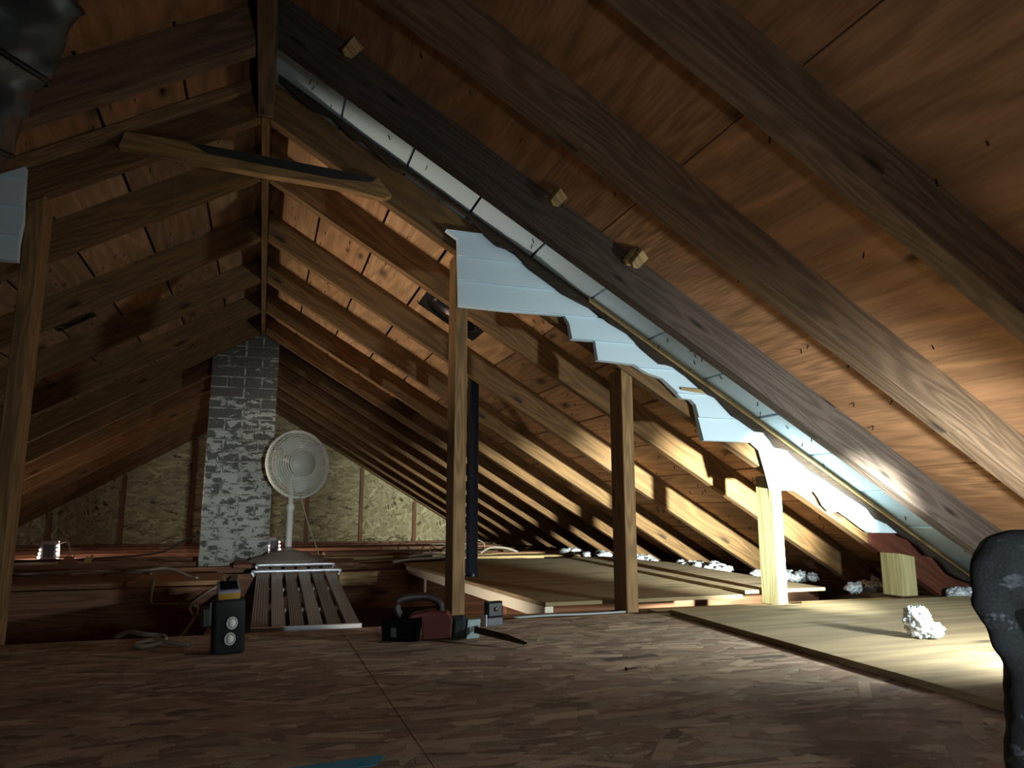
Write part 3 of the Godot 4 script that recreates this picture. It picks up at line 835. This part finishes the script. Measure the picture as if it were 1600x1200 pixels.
func fan() -> void:
	var f := thing("pedestal_fan", "white pedestal fan with a round wire cage on a wide flat base", "fan", Vector3(0.215, 0.018, -4.66))
	var w := m0("fan_white")
	var st := smooth_begin()
	lathe(st, [Vector2(0, 0), Vector2(0.215, 0), Vector2(0.218, 0.012), Vector2(0.20, 0.025), Vector2(0.13, 0.042), Vector2(0.115, 0.055), Vector2(0.06, 0.066), Vector2(0.03, 0.075), Vector2(0.02, 0.09)], 40)
	put("base", smooth_done(st), mat(Color(0.52, 0.49, 0.46), 0.5), f)
	st = smooth_begin()
	lathe(st, [Vector2(0.019, 0.08), Vector2(0.019, 0.30), Vector2(0.024, 0.305), Vector2(0.024, 0.335), Vector2(0.015, 0.34), Vector2(0.015, 0.52), Vector2(0, 0.52)], 20)
	put("pole", smooth_done(st), w, f)
	var head := Node3D.new()
	head.name = "cage"
	f.add_child(head)
	head.position = Vector3(0.03, 0.575, 0.03)
	head.rotation = Vector3(-0.06, 0.45, 0)
	# cage: rings and spokes are thin wires, one joined part each side
	var R := 0.198
	for face in [1, -1]:
		st = smooth_begin()
		var prof := func(r: float) -> float: return face * (0.012 + 0.052 * sqrt(maxf(0.0, 1.0 - pow(r / R, 4.0))))
		for k in 9:
			var r := R * (0.42 + 0.58 * k / 8.0)
			var pts := []
			for a in 25: pts.append(Vector3(cos(TAU * a / 24) * r, sin(TAU * a / 24) * r, prof.call(r)))
			tube(st, pts, 0.0014, 4, 2)
		for a in 96:
			var u := TAU * a / 96; var u2 := u + 0.35
			var p0 := Vector3(cos(u) * R * 0.40, sin(u) * R * 0.40, prof.call(R * 0.40))
			var p1 := Vector3(cos(u + 0.2) * R * 0.72, sin(u + 0.2) * R * 0.72, prof.call(R * 0.72))
			var p2 := Vector3(cos(u2) * R, sin(u2) * R, prof.call(R))
			tube(st, [p0, p1, p2], 0.0011, 4, 3)
		var o := put("wire_guard", smooth_done(st), w, head)
		o.set_meta("kind", "stuff")
	st = smooth_begin()
	for face in [1]:
		lathe(st, [Vector2(0.0, 0.056), Vector2(0.084, 0.058), Vector2(0.082, 0.064), Vector2(0.062, 0.066), Vector2(0.055, 0.072), Vector2(0.0, 0.072)], 28, Transform3D(Basis(Vector3(1, 0, 0), PI / 2), Vector3.ZERO))
	put("badge_disc", smooth_done(st), mat(Color(0.58, 0.58, 0.54), 0.5), head)
	st = smooth_begin()
	lathe(st, [Vector2(R - 0.004, -0.012), Vector2(R + 0.006, -0.012), Vector2(R + 0.007, 0.012), Vector2(R - 0.004, 0.012)], 48, Transform3D(Basis(Vector3(1, 0, 0), PI / 2), Vector3.ZERO))
	put("rim", smooth_done(st), w, head)
	for k in 4:
		st = smooth_begin()
		var a := TAU * k / 4 + 0.4
		var grid := []
		for i in 7:
			var r := lerpf(0.035, 0.168, i / 6.0)
			var half := lerpf(0.25, 0.62, sin(PI * (i + 1) / 8.0))
			grid.append([Vector3(cos(a - half) * r, sin(a - half) * r, -0.014), Vector3(cos(a) * r, sin(a) * r, 0.004), Vector3(cos(a + half) * r, sin(a + half) * r, 0.020)])
		for i in 6:
			for j in 2:
				quad(st, grid[i][j], grid[i][j + 1], grid[i + 1][j + 1], grid[i + 1][j])
				quad(st, grid[i][j] - Vector3(0, 0, 0.002), grid[i + 1][j] - Vector3(0, 0, 0.002), grid[i + 1][j + 1] - Vector3(0, 0, 0.002), grid[i][j + 1] - Vector3(0, 0, 0.002))
		put("blade", smooth_done(st), mat(Color(0.66, 0.66, 0.63), 0.4), head)
	st = smooth_begin()
	lathe(st, [Vector2(0, -0.17), Vector2(0.04, -0.165), Vector2(0.058, -0.13), Vector2(0.06, -0.07), Vector2(0.04, -0.05), Vector2(0.03, 0.02), Vector2(0, 0.03)], 24, Transform3D(Basis(Vector3(1, 0, 0), PI / 2), Vector3.ZERO))
	put("motor", smooth_done(st), w, head)
	st = smooth_begin()
	tube(st, [Vector3(0.05, 0.395, 0.06), Vector3(0.10, 0.23, 0.08), Vector3(0.15, 0.10, 0.10), Vector3(0.175, 0.038, 0.10)], 0.0035, 6)
	put("cord", smooth_done(st), mat(Color(0.62, 0.58, 0.50), 0.6), f)

func ladder() -> void:
	# metal ladder leaning up through the hatch, its steps deep and grooved
	var a := Vector3(0.232, -0.10, -2.87); var b := Vector3(0.243, 0.022, -4.30)
	var l := thing("ladder", "silver aluminium ladder with grooved slats coming up through the hatch", "ladder", a)
	var fwd := (b - a).normalized()
	l.basis = Basis(fwd.cross(Vector3.UP).normalized(), fwd.cross(Vector3.UP).normalized().cross(fwd) , -fwd)
	var len := (b - a).length()
	var alu := mat(Color(0.86, 0.88, 0.92), 0.35, 0.55); var dull := mat(Color(0.62, 0.59, 0.56), 0.45, 0.35)
	for i in 6:
		var st := begin()
		var x := -0.165 + 0.066 * i
		var w := 0.0245 if i > 0 else 0.030
		var prof := PackedVector2Array()
		prof.append(Vector2(x - w, -0.022)); prof.append(Vector2(x + w, -0.022))
		for g in 13:
			prof.append(Vector2(x + w - 2 * w * g / 12.0, 0.0 if g % 2 == 0 else -0.0035))
		prism(st, prof, -len * 0.97, -0.012, 0.0)
		put("slat", done(st), dull if i % 2 == 0 else mat(Color(0.74, 0.72, 0.70), 0.34, 0.35), l)
	board("front_bar", Vector3(-0.195, -0.024, -0.012), Vector3(0.195, 0.004, 0.0), alu, l, "x", 0.002)
	for q in [[len * 0.82, 0.215, 0.006], [len * 0.965, 0.20, 0.006]]:
		var st := smooth_begin()
		tube(st, [Vector3(-q[1] + 0.008, -0.012, -q[0]), Vector3(-q[1], 0.002, -q[0]), Vector3(-q[1] + 0.012, 0.0125, -q[0]), Vector3(0, 0.0125, -q[0]), Vector3(q[1] - 0.012, 0.0125, -q[0]), Vector3(q[1], 0.002, -q[0]), Vector3(q[1] - 0.008, -0.012, -q[0])], 0.0085, 8)
		put("crossbar", smooth_done(st), alu, l)
	for q in [0.30, 0.62]:
		board("rung", Vector3(-0.185, -0.040, -len * q - 0.02), Vector3(0.185, -0.023, -len * q), dull, l)
	for x in [-0.13, 0.12]:
		board("rubber_foot", Vector3(x - 0.05, -0.055, -0.05), Vector3(x + 0.06, -0.025, -0.004), m0("black"), l, "x", 0.004)

func tower() -> void:
	var t := thing("tower_light", "upright black device with two pale round discs and a framed glassy top", "work light", Vector3(-0.003, 0.012, -1.775))
	t.rotation = Vector3(0, 0.12, 0.035)
	t.scale = Vector3(0.87, 1.0, 0.87)
	var blk := mat(Color(0.03, 0.033, 0.042), 0.75)
	var st := begin()
	prism(st, round_rect(0.076, 0.072, 0.010, 3), 0.0, 0.112, 0.004, Transform3D(Basis(Vector3(1, 0, 0), Vector3(0, 0, -1), Vector3(0, 1, 0)), Vector3.ZERO))
	put("body", done(st), blk, t)
	for y in [0.032, 0.064]:
		var o := thing_part("lens", t)
		o.position = Vector3(0.002 if y < 0.05 else 0.006, y, 0.0365)
		var x := Transform3D(Basis(Vector3(1, 0, 0), PI / 2), Vector3.ZERO)
		st = smooth_begin()
		lathe(st, [Vector2(0, 0.0), Vector2(0.0095, 0.0), Vector2(0.0095, 0.0035), Vector2(0, 0.004)], 24, x)
		put("disc", smooth_done(st), mat(Color(0.92, 0.93, 0.90), 0.5), o)
		st = smooth_begin()
		lathe(st, [Vector2(0.0105, 0.0), Vector2(0.0135, 0.0), Vector2(0.013, 0.004), Vector2(0.0105, 0.004), Vector2(0.0105, 0.0)], 24, x)
		put("ring", smooth_done(st), mat(Color(0.85, 0.85, 0.83), 0.4), o)
	var tilt := Basis(Vector3(1, 0, 0), 0.32)
	var top := thing_part("top", t)
	top.transform = Transform3D(tilt, Vector3(0.0, 0.128, -0.004))
	board("yellow_band", Vector3(-0.026, -0.018, -0.03), Vector3(0.026, 0.004, 0.026), mat(Color(0.55, 0.40, 0.12), 0.5), top, "x", 0.002)
	board("frame", Vector3(-0.026, 0.0045, -0.034), Vector3(0.026, 0.010, 0.026), mat(Color(0.62, 0.64, 0.66), 0.3, 0.6), top, "x", 0.001)
	board("glass", Vector3(-0.021, 0.0105, -0.028), Vector3(0.021, 0.0118, 0.02), mat(Color(0.05, 0.06, 0.09), 0.1), top, "x", 0.0005)
	board("side_clip", Vector3(-0.062, 0.055, -0.02), Vector3(-0.039, 0.098, 0.012), mat(Color(0.20, 0.19, 0.19), 0.5), t, "x", 0.004)
	board("clip_edge", Vector3(-0.0435, 0.06, 0.0125), Vector3(-0.0405, 0.108, 0.016), mat(Color(0.6, 0.6, 0.6), 0.4), t, "x", 0.0008)

func thing_part(called: String, parent: Node) -> Node3D:
	var o := Node3D.new()
	o.name = called
	parent.add_child(o, true)
	return o

func saw() -> void:
	# local x runs along the tool towards the blade
	var s := thing("reciprocating_saw", "red and black cordless reciprocating saw lying on the strand board, rusty blade out", "saw", Vector3(0.47, 0.012, -1.80))
	s.rotation.y = -0.28
	var blk := mat(Color(0.02, 0.022, 0.02), 0.9); var red := mat(Color(0.30, 0.05, 0.045), 0.6)
	blk.metallic_specular = 0.15
	var place := func(pts: Array, z0: float, z1: float, c: float, m: Material, called: String, parent: Node) -> MeshInstance3D:
		var q := PackedVector2Array()
		for p in pts: q.append(Vector2(p[0], p[1]))
		var st := begin()
		prism(st, q, z0, z1, c)
		return put(called, done(st), m, parent)
	var bat = place.call([[-0.128, 0.004], [-0.045, 0.002], [-0.04, 0.05], [-0.06, 0.054], [-0.12, 0.05], [-0.131, 0.042]], 0.0, 0.062, 0.006, blk, "battery", s)
	place.call([[-0.108, 0.014], [-0.096, 0.012], [-0.096, 0.034], [-0.108, 0.036]], 0.0625, 0.065, 0.0008, mat(Color(0.13, 0.13, 0.13), 0.4), "latch", bat)
	place.call([[-0.075, 0.05], [-0.04, 0.054], [-0.036, 0.004], [0.028, 0.006], [0.034, 0.05], [0.02, 0.066], [-0.02, 0.07], [-0.06, 0.062]], -0.004, 0.050, 0.0025, red, "body", s)
	var h := smooth_begin()
	tube(h, [Vector3(-0.09, 0.052, 0.02), Vector3(-0.10, 0.075, 0.02), Vector3(-0.088, 0.094, 0.02), Vector3(-0.03, 0.099, 0.02), Vector3(0.0, 0.085, 0.02), Vector3(0.004, 0.062, 0.02)], 0.0095, 10)
	put("handle", smooth_done(h), mat(Color(0.10, 0.025, 0.022), 0.6), s)
	place.call([[0.030, 0.004], [0.066, 0.006], [0.07, 0.05], [0.058, 0.056], [0.034, 0.054]], 0.002, 0.048, 0.008, mat(Color(0.15, 0.17, 0.17), 0.7), "gear_boot", s)
	var shoe = place.call([[0.0, -0.022], [0.0, -0.022], [0.036, -0.022], [0.040, 0.022], [0.004, 0.022]].slice(1), -0.005, 0.0, 0.001, mat(Color(0.42, 0.47, 0.47), 0.45, 0.3), "shoe", s)
	shoe.transform = Transform3D(Basis(Vector3(0, 1, 0), 0.55), Vector3(0.066, 0.027, 0.05))
	place.call([[0.010, -0.008], [0.033, -0.004], [0.034, 0.008], [0.013, 0.006]], 0.0, 0.0006, 0.0, m0("black"), "slot", shoe)
	var blade := begin()
	var d := Transform3D(Basis(Vector3(0, 1, 0), -0.72) * Basis(Vector3(0, 0, 1), -0.07), Vector3(0.085, 0.026, 0.05))
	var teeth := PackedVector2Array([Vector2(0, -0.008), Vector2(0, 0.009), Vector2(0.10, 0.007), Vector2(0.155, 0.0), Vector2(0.155, -0.004)])
	for k in range(20, 0, -1):
		teeth.append(Vector2(0.007 * k + 0.004, -0.0078)); teeth.append(Vector2(0.007 * k, -0.0055))
	prism(blade, teeth, -0.0007, 0.0007, 0.0, d)
	put("blade", done(blade), m0("steel"), s)
	# the small dark block behind it
	var k := thing("small_block", "small dark plastic block with a pale lower side behind the red saw", "block", Vector3(0.655, 0.012, -1.955))
	k.rotation.y = 0.25
	board("casing", Vector3(-0.025, 0.022, -0.012), Vector3(0.022, 0.062, 0.012), mat(Color(0.06, 0.06, 0.065), 0.5), k, "x", 0.004)
	board("lower_side", Vector3(-0.027, 0.0, -0.012), Vector3(0.022, 0.0215, 0.012), mat(Color(0.30, 0.29, 0.33), 0.5), k, "x", 0.002)
	board("white_edge", Vector3(-0.031, 0.0, -0.01), Vector3(-0.0275, 0.03, 0.0125), mat(Color(0.8, 0.8, 0.85), 0.4), k, "x", 0.001)
	var sc := smooth_begin()
	lathe(sc, [Vector2(0, 0), Vector2(0.006, 0), Vector2(0.006, 0.003), Vector2(0.003, 0.004), Vector2(0, 0.003)], 12, Transform3D(Basis(Vector3(1, 0, 0), PI / 2), Vector3(0.0, 0.043, 0.012)))
	put("screw", smooth_done(sc), m0("steel"), k)

func small_things() -> void:
	# vent pipe
	var st := smooth_begin()
	lathe(st, [Vector2(0.03, 0.031), Vector2(0.03, 0.06), Vector2(0.026, 0.062), Vector2(0.026, 1.04), Vector2(0, 1.04)], 28)
	var pipe := put("vent_pipe", smooth_done(st), mat(Color(0.09, 0.13, 0.18), 0.35))
	pipe.position = Vector3(0.948, 0, -3.235)
	tag(pipe, "glossy black plastic vent pipe standing on the plywood sheet behind the tall stud", "pipe")
	# roof vents
	for v in [[1, 0.643, 0.888, -3.03, -2.76, "black square roof vent with a round throat, half behind the tall stud"], [-1, 0.69, 0.83, -3.58, -3.38, "dark square roof vent on the dark slope"]]:
		var side: int = v[0]
		var mid: float = (v[1] + v[2]) / 2
		var o := thing("roof_vent", v[5], "vent", Vector3(side * mid, RIDGE - SLOPE * mid, (v[3] + v[4]) / 2), "roof vents")
		o.rotation.z = -side * ANG
		var w: float = (v[2] - v[1]) / cos(ANG); var l: float = v[4] - v[3]
		put("plate", box_mesh(Vector3(w, 0.006, l), 0.001), mat(Color(0.015, 0.016, 0.02), 0.5), o).position = Vector3(0, -0.004, 0)
		st = smooth_begin()
		var r := minf(w, l) * 0.42
		lathe(st, [Vector2(r, -0.0075), Vector2(r + 0.006, -0.012), Vector2(r + 0.010, -0.0075)], 32)
		put("throat_ring", smooth_done(st), mat(Color(0.05, 0.055, 0.07), 0.25), o)
		st = smooth_begin()
		lathe(st, [Vector2(0, -0.016), Vector2(r * 0.5, -0.0145), Vector2(r * 0.95, -0.0076), Vector2(0, -0.0075)], 32)
		put("throat_cap", smooth_done(st), mat(Color(0.03, 0.032, 0.045), 0.22), o)
	# tuft of insulation
	st = smooth_begin()
	lump(st, Vector3(-0.004, 0.036, 0), Vector3(0.028, 0.034, 0.028), 3, 0.22, 26)
	lump(st, Vector3(0.016, 0.020, 0.012), Vector3(0.027, 0.018, 0.026), 7, 0.25, 22)
	lump(st, Vector3(-0.018, 0.054, -0.004), Vector3(0.014, 0.016, 0.014), 11, 0.4, 16)
	var tuft := put("insulation_tuft", smooth_done(st), m0("fluff"))
	tuft.position = Vector3(1.492, 0.0265, -1.365)
	tag(tuft, "white tuft of insulation lying alone on the bare plywood sheet", "insulation")
	# loose fill along the eave
	st = smooth_begin()
	for c in [[2.30, -2.35, 0.05, 6], [2.28, -2.86, 0.17, 12], [2.28, -3.45, 0.20, 18], [2.26, -4.05, 0.18, 9], [2.24, -4.63, 0.16, 5], [2.26, -5.2, 0.15, 3]]:
		for k in int(c[3]):
			var at := Vector3(c[0] + rng.randf_range(-0.09, 0.07), 0.026 + rng.randf_range(-0.004, 0.008), c[1] + rng.randf_range(-1, 1) * float(c[2]))
			lump(st, at, Vector3(rng.randf_range(0.02, 0.042), rng.randf_range(0.016, 0.022), rng.randf_range(0.02, 0.042)), rng.randi() % 1000, 0.3, 10)
	for k in 6:
		lump(st, Vector3(2.42 + rng.randf_range(-0.02, 0.06), 0.024, -2.05 + rng.randf_range(-0.02, 0.03)), Vector3(0.03, 0.02, 0.022), 300 + k, 0.35, 10)
	tag(put("loose_insulation", smooth_done(st), m0("fluff")), "loose white fill insulation in the low eave under the rafters", "insulation", "", "stuff")
	# wrapped duct in the near corner
	var d := thing("wrapped_duct", "dark grey duct wrapped in crinkled shiny plastic, close to the dark slope", "duct")
	st = smooth_begin()
	var nz := noise(17, 3.0, 4)
	var ring := []
	var A := Vector3(-0.36, 1.17, -1.235); var B := Vector3(-0.50, 0.80, -1.30)
	var ax := (B - A).normalized(); var u := ax.cross(Vector3.FORWARD).normalized(); var v2 := ax.cross(u)
	for i in 79:
		var row := []
		var t := i / 78.0 * 3.0
		for k in 40:
			var a := TAU * k / 40
			var rr := (0.102 - 0.008 * absf(sin(t * 9.0))) * (1.0 + 0.16 * nz.get_noise_3d(cos(a) * 0.5, sin(a) * 0.5, t * 2.2))
			if i > 75: rr *= 0.95
			if i == 0 or i == 78: rr = 0.001
			row.append(A.lerp(B, t) + (u * cos(a) + v2 * sin(a)) * rr)
		ring.append(row)
	for i in 78:
		for k in 40:
			var j := (k + 1) % 40
			quad(st, ring[i][k], ring[i + 1][k], ring[i + 1][j], ring[i][j])
	put("wrap", smooth_done(st), mat(Color(0.20, 0.22, 0.23), 0.32), d)
	st = smooth_begin()
	for t in [0.38, 0.72, 1.4, 2.1, 2.7]:
		var pts := []
		for k in 25:
			var a := TAU * k / 24
			pts.append(A.lerp(B, t + 0.02 * sin(a * 2)) + (u * cos(a) + v2 * sin(a)) * 0.105)
		tube(st, pts, 0.005, 6, 2)
		put("strap", smooth_done(st), mat(Color(0.07, 0.075, 0.08), 0.4), d)
		st = smooth_begin()
	# wood chips left on the rafter beside the boards
	var chips := [[0.215, -1.683, 0.05, "uppermost, near the ridge"], [0.752, -1.672, 0.045, "middle one of three"], [0.985, -1.672, 0.05, "lowest one, split in two"]]
	for c in chips:
		var o := thing("wood_chip", "torn wood chip under the plywood by the rough rafter, %s" % c[3], "wood chip", Vector3(c[0], RIDGE - SLOPE * c[0] - 0.003, c[1]), "wood chips under the plywood")
		o.rotation = Vector3(0.5, 0.3, -ANG)
		for k in (2 if c[3].begins_with("low") else 1):
			st = begin()
			prism(st, PackedVector2Array([Vector2(-0.02, 0), Vector2(0.016, 0.0), Vector2(0.013, -c[2] * 0.8), Vector2(-0.002, -c[2]), Vector2(-0.017, -c[2] * 0.9)]), -0.004 - 0.03 * k, 0.008 - 0.03 * k, 0.001)
			put("splinter", done(st), pick("pale"), o)
	# scraps on the joists in the dark corner
	tag(cut_board("wedge", PackedVector2Array([Vector2(-1.03, 0.0205), Vector2(-0.93, 0.0205), Vector2(-0.95, 0.045), Vector2(-0.985, 0.062)]), -4.92, -4.872, 0.0, pick("joist"), null), "dark wooden wedge on the narrow plank by the LED unit", "wedge")
	tag(cut_board("paper_scrap", PackedVector2Array([Vector2(-0.90, 0.0205), Vector2(-0.868, 0.0205), Vector2(-0.848, 0.060), Vector2(-0.862, 0.068), Vector2(-0.872, 0.05), Vector2(-0.888, 0.064)]), -4.90, -4.885, 0.0, mat(Color(0.70, 0.60, 0.36), 0.8), null), "yellowish torn scrap standing on the narrow plank in the dark corner", "scrap")
	# sliver left on the siding
	tag(cut_board("wood_sliver", PackedVector2Array([Vector2(1.33, 0.705), Vector2(1.49, 0.688), Vector2(1.495, 0.699), Vector2(1.40, 0.710), Vector2(1.33, 0.712)]), -2.081, -2.074, -0.08, pick("pale"), null, 0.001), "thin wood sliver stuck across the white siding", "sliver")
	# blue tape and nail on the near floor
	var tape := begin()
	prism(tape, PackedVector2Array([Vector2(0.05, 0.93), Vector2(0.196, 0.945), Vector2(0.212, 0.974), Vector2(0.205, 0.980), Vector2(0.10, 0.968)]), 0.0122, 0.0128, 0.0, Transform3D(Basis(Vector3(1, 0, 0), Vector3(0, 0, -1), Vector3(0, 1, 0)), Vector3.ZERO))
	tag(put("tape_strip", done(tape), mat(Color(0.10, 0.58, 0.72), 0.5)), "strip of teal tape stuck on the strand board", "tape")
	var nail := thing("nail", "dark nail lying on the strand board near the plywood edge", "nail", Vector3(0.745, 0.0145, -1.335))
	nail.rotation.y = 0.25
	st = smooth_begin()
	lathe(st, [Vector2(0, -0.02), Vector2(0.0016, -0.016), Vector2(0.0016, 0.018), Vector2(0, 0.018)], 8, Transform3D(Basis(Vector3(0, 0, 1), PI / 2), Vector3.ZERO))
	put("shank", smooth_done(st), m0("steel"), nail)
	st = smooth_begin()
	lathe(st, [Vector2(0, 0.018), Vector2(0.004, 0.018), Vector2(0.004, 0.0195), Vector2(0, 0.0195)], 10, Transform3D(Basis(Vector3(0, 0, 1), PI / 2), Vector3.ZERO))
	put("head", smooth_done(st), m0("steel"), nail)

func cables() -> void:
	var c := func(pts: Array, r: float, key: String, label: String, called := "cable") -> void:
		var st := smooth_begin()
		var v := []
		for p in pts: v.append(Vector3(p[0], p[1], p[2]))
		tube(st, v, r, 6, 5)
		tag(put(called, smooth_done(st), m0(key)), label, "cable", "electrical cables on the joists")
	c.call([[-1.9, 0.03, -4.35], [-1.5, 0.028, -4.30], [-1.1, 0.026, -4.15], [-0.95, 0.026, -4.05], [-0.7, 0.026, -4.2], [-0.5, 0.03, -4.05], [-0.42, 0.026, -3.9]], 0.006, "cable", "cream cable snaking along the long brown plank in the dark corner")
	c.call([[-0.62, 0.028, -3.9], [-0.45, 0.05, -3.75], [-0.33, 0.06, -3.72], [-0.24, 0.03, -3.66], [-0.2, 0.025, -3.6]], 0.006, "cable", "cream cable looping past the end of the short plank")
	c.call([[-0.36, 0.032, -3.56], [-0.36, 0.030, -3.50], [-0.36, -0.02, -3.455], [-0.35, -0.06, -3.42], [-0.27, -0.06, -3.38], [-0.20, -0.062, -3.36], [-0.17, -0.08, -3.33], [-0.20, -0.14, -3.2], [-0.23, -0.16, -3.05]], 0.006, "cable", "cream cable hanging down the first joist in the dark corner")
	c.call([[-0.28, -0.002, -2.15], [-0.245, 0.018, -2.10], [-0.20, 0.022, -2.02], [-0.155, 0.02, -1.99], [-0.145, 0.018, -1.92], [-0.175, 0.018, -1.87], [-0.20, 0.019, -1.89], [-0.17, 0.02, -1.93], [-0.12, 0.02, -1.88], [-0.085, 0.018, -1.86]], 0.0055, "cable", "white cable curled in a loop on the strand board beside the black device")
	c.call([[-0.085, 0.012, -3.62], [-0.10, 0.006, -3.46], [-0.19, -0.05, -3.30], [-0.17, -0.07, -3.10], [-0.11, -0.04, -2.90], [-0.1, -0.02, -2.75]], 0.0055, "cable", "cream cable drooping beside the hatch timber")
	c.call([[-1.24, 0.10, -5.84], [-1.19, 0.11, -5.82], [-1.16, 0.05, -5.8], [-1.13, 0.02, -5.78], [-1.18, 0.01, -5.77], [-1.24, 0.012, -5.77]], 0.005, "cable", "pink and white wire arching from the LED unit in the dark corner")
	c.call([[-2.0, 0.03, -4.95], [-1.4, 0.035, -4.9], [-0.9, 0.04, -4.97], [-0.55, 0.06, -5.08], [-0.42, 0.12, -5.1], [-0.34, 0.16, -5.12]], 0.006, "cable_dark", "dark cable running along the joists to the chimney foot")
	var st := smooth_begin()
	for k in 3:
		var pts := []
		for i in 15:
			var a := TAU * i / 14
			pts.append(Vector3(1.2 + 0.16 * k + cos(a) * 0.055, 0.066 + 0.006 * k + sin(a) * 0.036, -5.0 - 0.1 * k + 0.05 * sin(a + k)))
		tube(st, pts, 0.0045, 6, 3)
	tag(put("cable_coil", smooth_done(st), m0("cable")), "coiled pale cable lying on the joists past the black vent pipe", "cable", "electrical cables on the joists")
	c.call([[0.95, 0.03, -4.75], [1.1, 0.045, -4.78], [1.2, 0.035, -4.7], [1.1, 0.03, -4.6], [0.92, 0.03, -4.5], [0.8, 0.02, -4.42]], 0.008, "cable", "grey white cable tail lying before the coil")
	c.call([[1.50, 0.03, -5.0], [1.58, 0.065, -5.03], [1.70, 0.06, -5.06], [1.80, 0.03, -5.08]], 0.008, "cable", "thick pale cable arching over the joists by the eave")

func person() -> void:
	# a gloved fist and forearm close to the camera at the right
	var p := thing("person", "person's raised forearm and dusty dark grey gloved fist, close at the edge of view", "person")
	var st := smooth_begin()
	var e := func(x: float, y: float, d: float) -> Vector3:
		# a point given by its place on the arm's own upright plane, 0.62 m in front of the eye and turned towards it
		return Vector3(0.5395, 0.31, -0.401) + Vector3(0.948, 0, 0.318) * x + Vector3(0, 1, 0) * y + Vector3(-0.314, -0.0, 0.934) * d
	var bones := [
		# back of the fist, knuckles and curled fingers
		[e.call(0.021, -0.040, 0.0), e.call(0.052, -0.042, 0.0), 0.0275, 0.029],
		[e.call(0.002, -0.042, 0.0), e.call(0.0005, -0.062, 0.0), 0.0115, 0.011],
		[e.call(0.030, -0.024, 0.016), e.call(0.034, -0.050, 0.024), 0.0105, 0.010],
		[e.call(0.046, -0.022, 0.018), e.call(0.050, -0.050, 0.026), 0.0105, 0.010],
		[e.call(0.062, -0.026, 0.016), e.call(0.066, -0.052, 0.024), 0.010, 0.0095],
		[e.call(0.076, -0.034, 0.012), e.call(0.078, -0.056, 0.020), 0.009, 0.0085],
		# thumb closing below, with a gap over it
		[e.call(0.001, -0.066, 0.0), e.call(0.010, -0.089, 0.0), 0.0100, 0.0095],
		[e.call(0.010, -0.089, 0.0), e.call(0.024, -0.108, 0.0), 0.0095, 0.0130],
		# palm behind the gap, wrist, forearm down to the floor
		[e.call(0.070, -0.060, -0.016), e.call(0.058, -0.112, -0.008), 0.020, 0.024],
		[e.call(0.0345, -0.112, 0.0), e.call(0.0395, -0.170, 0.0), 0.0265, 0.0340],
		[e.call(0.0395, -0.170, 0.0), e.call(0.052, -0.262, 0.0), 0.0340, 0.0400]]
	body(st, bones, Vector3(0.46, 0.0, -0.50), Vector3(0.68, 0.33, -0.28), 0.0036, 0.006, 0.002)
	put("forearm", smooth_done(st), m0("glove"), p)
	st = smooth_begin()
	lump(st, e.call(0.032, -0.078, -0.024), Vector3(0.024, 0.020, 0.014), 2, 0.05, 12)  # black lump added behind the thumb to darken the gap
	put("added_gap_lump", smooth_done(st), mat(Color(0.012, 0.012, 0.014), 0.95), p)
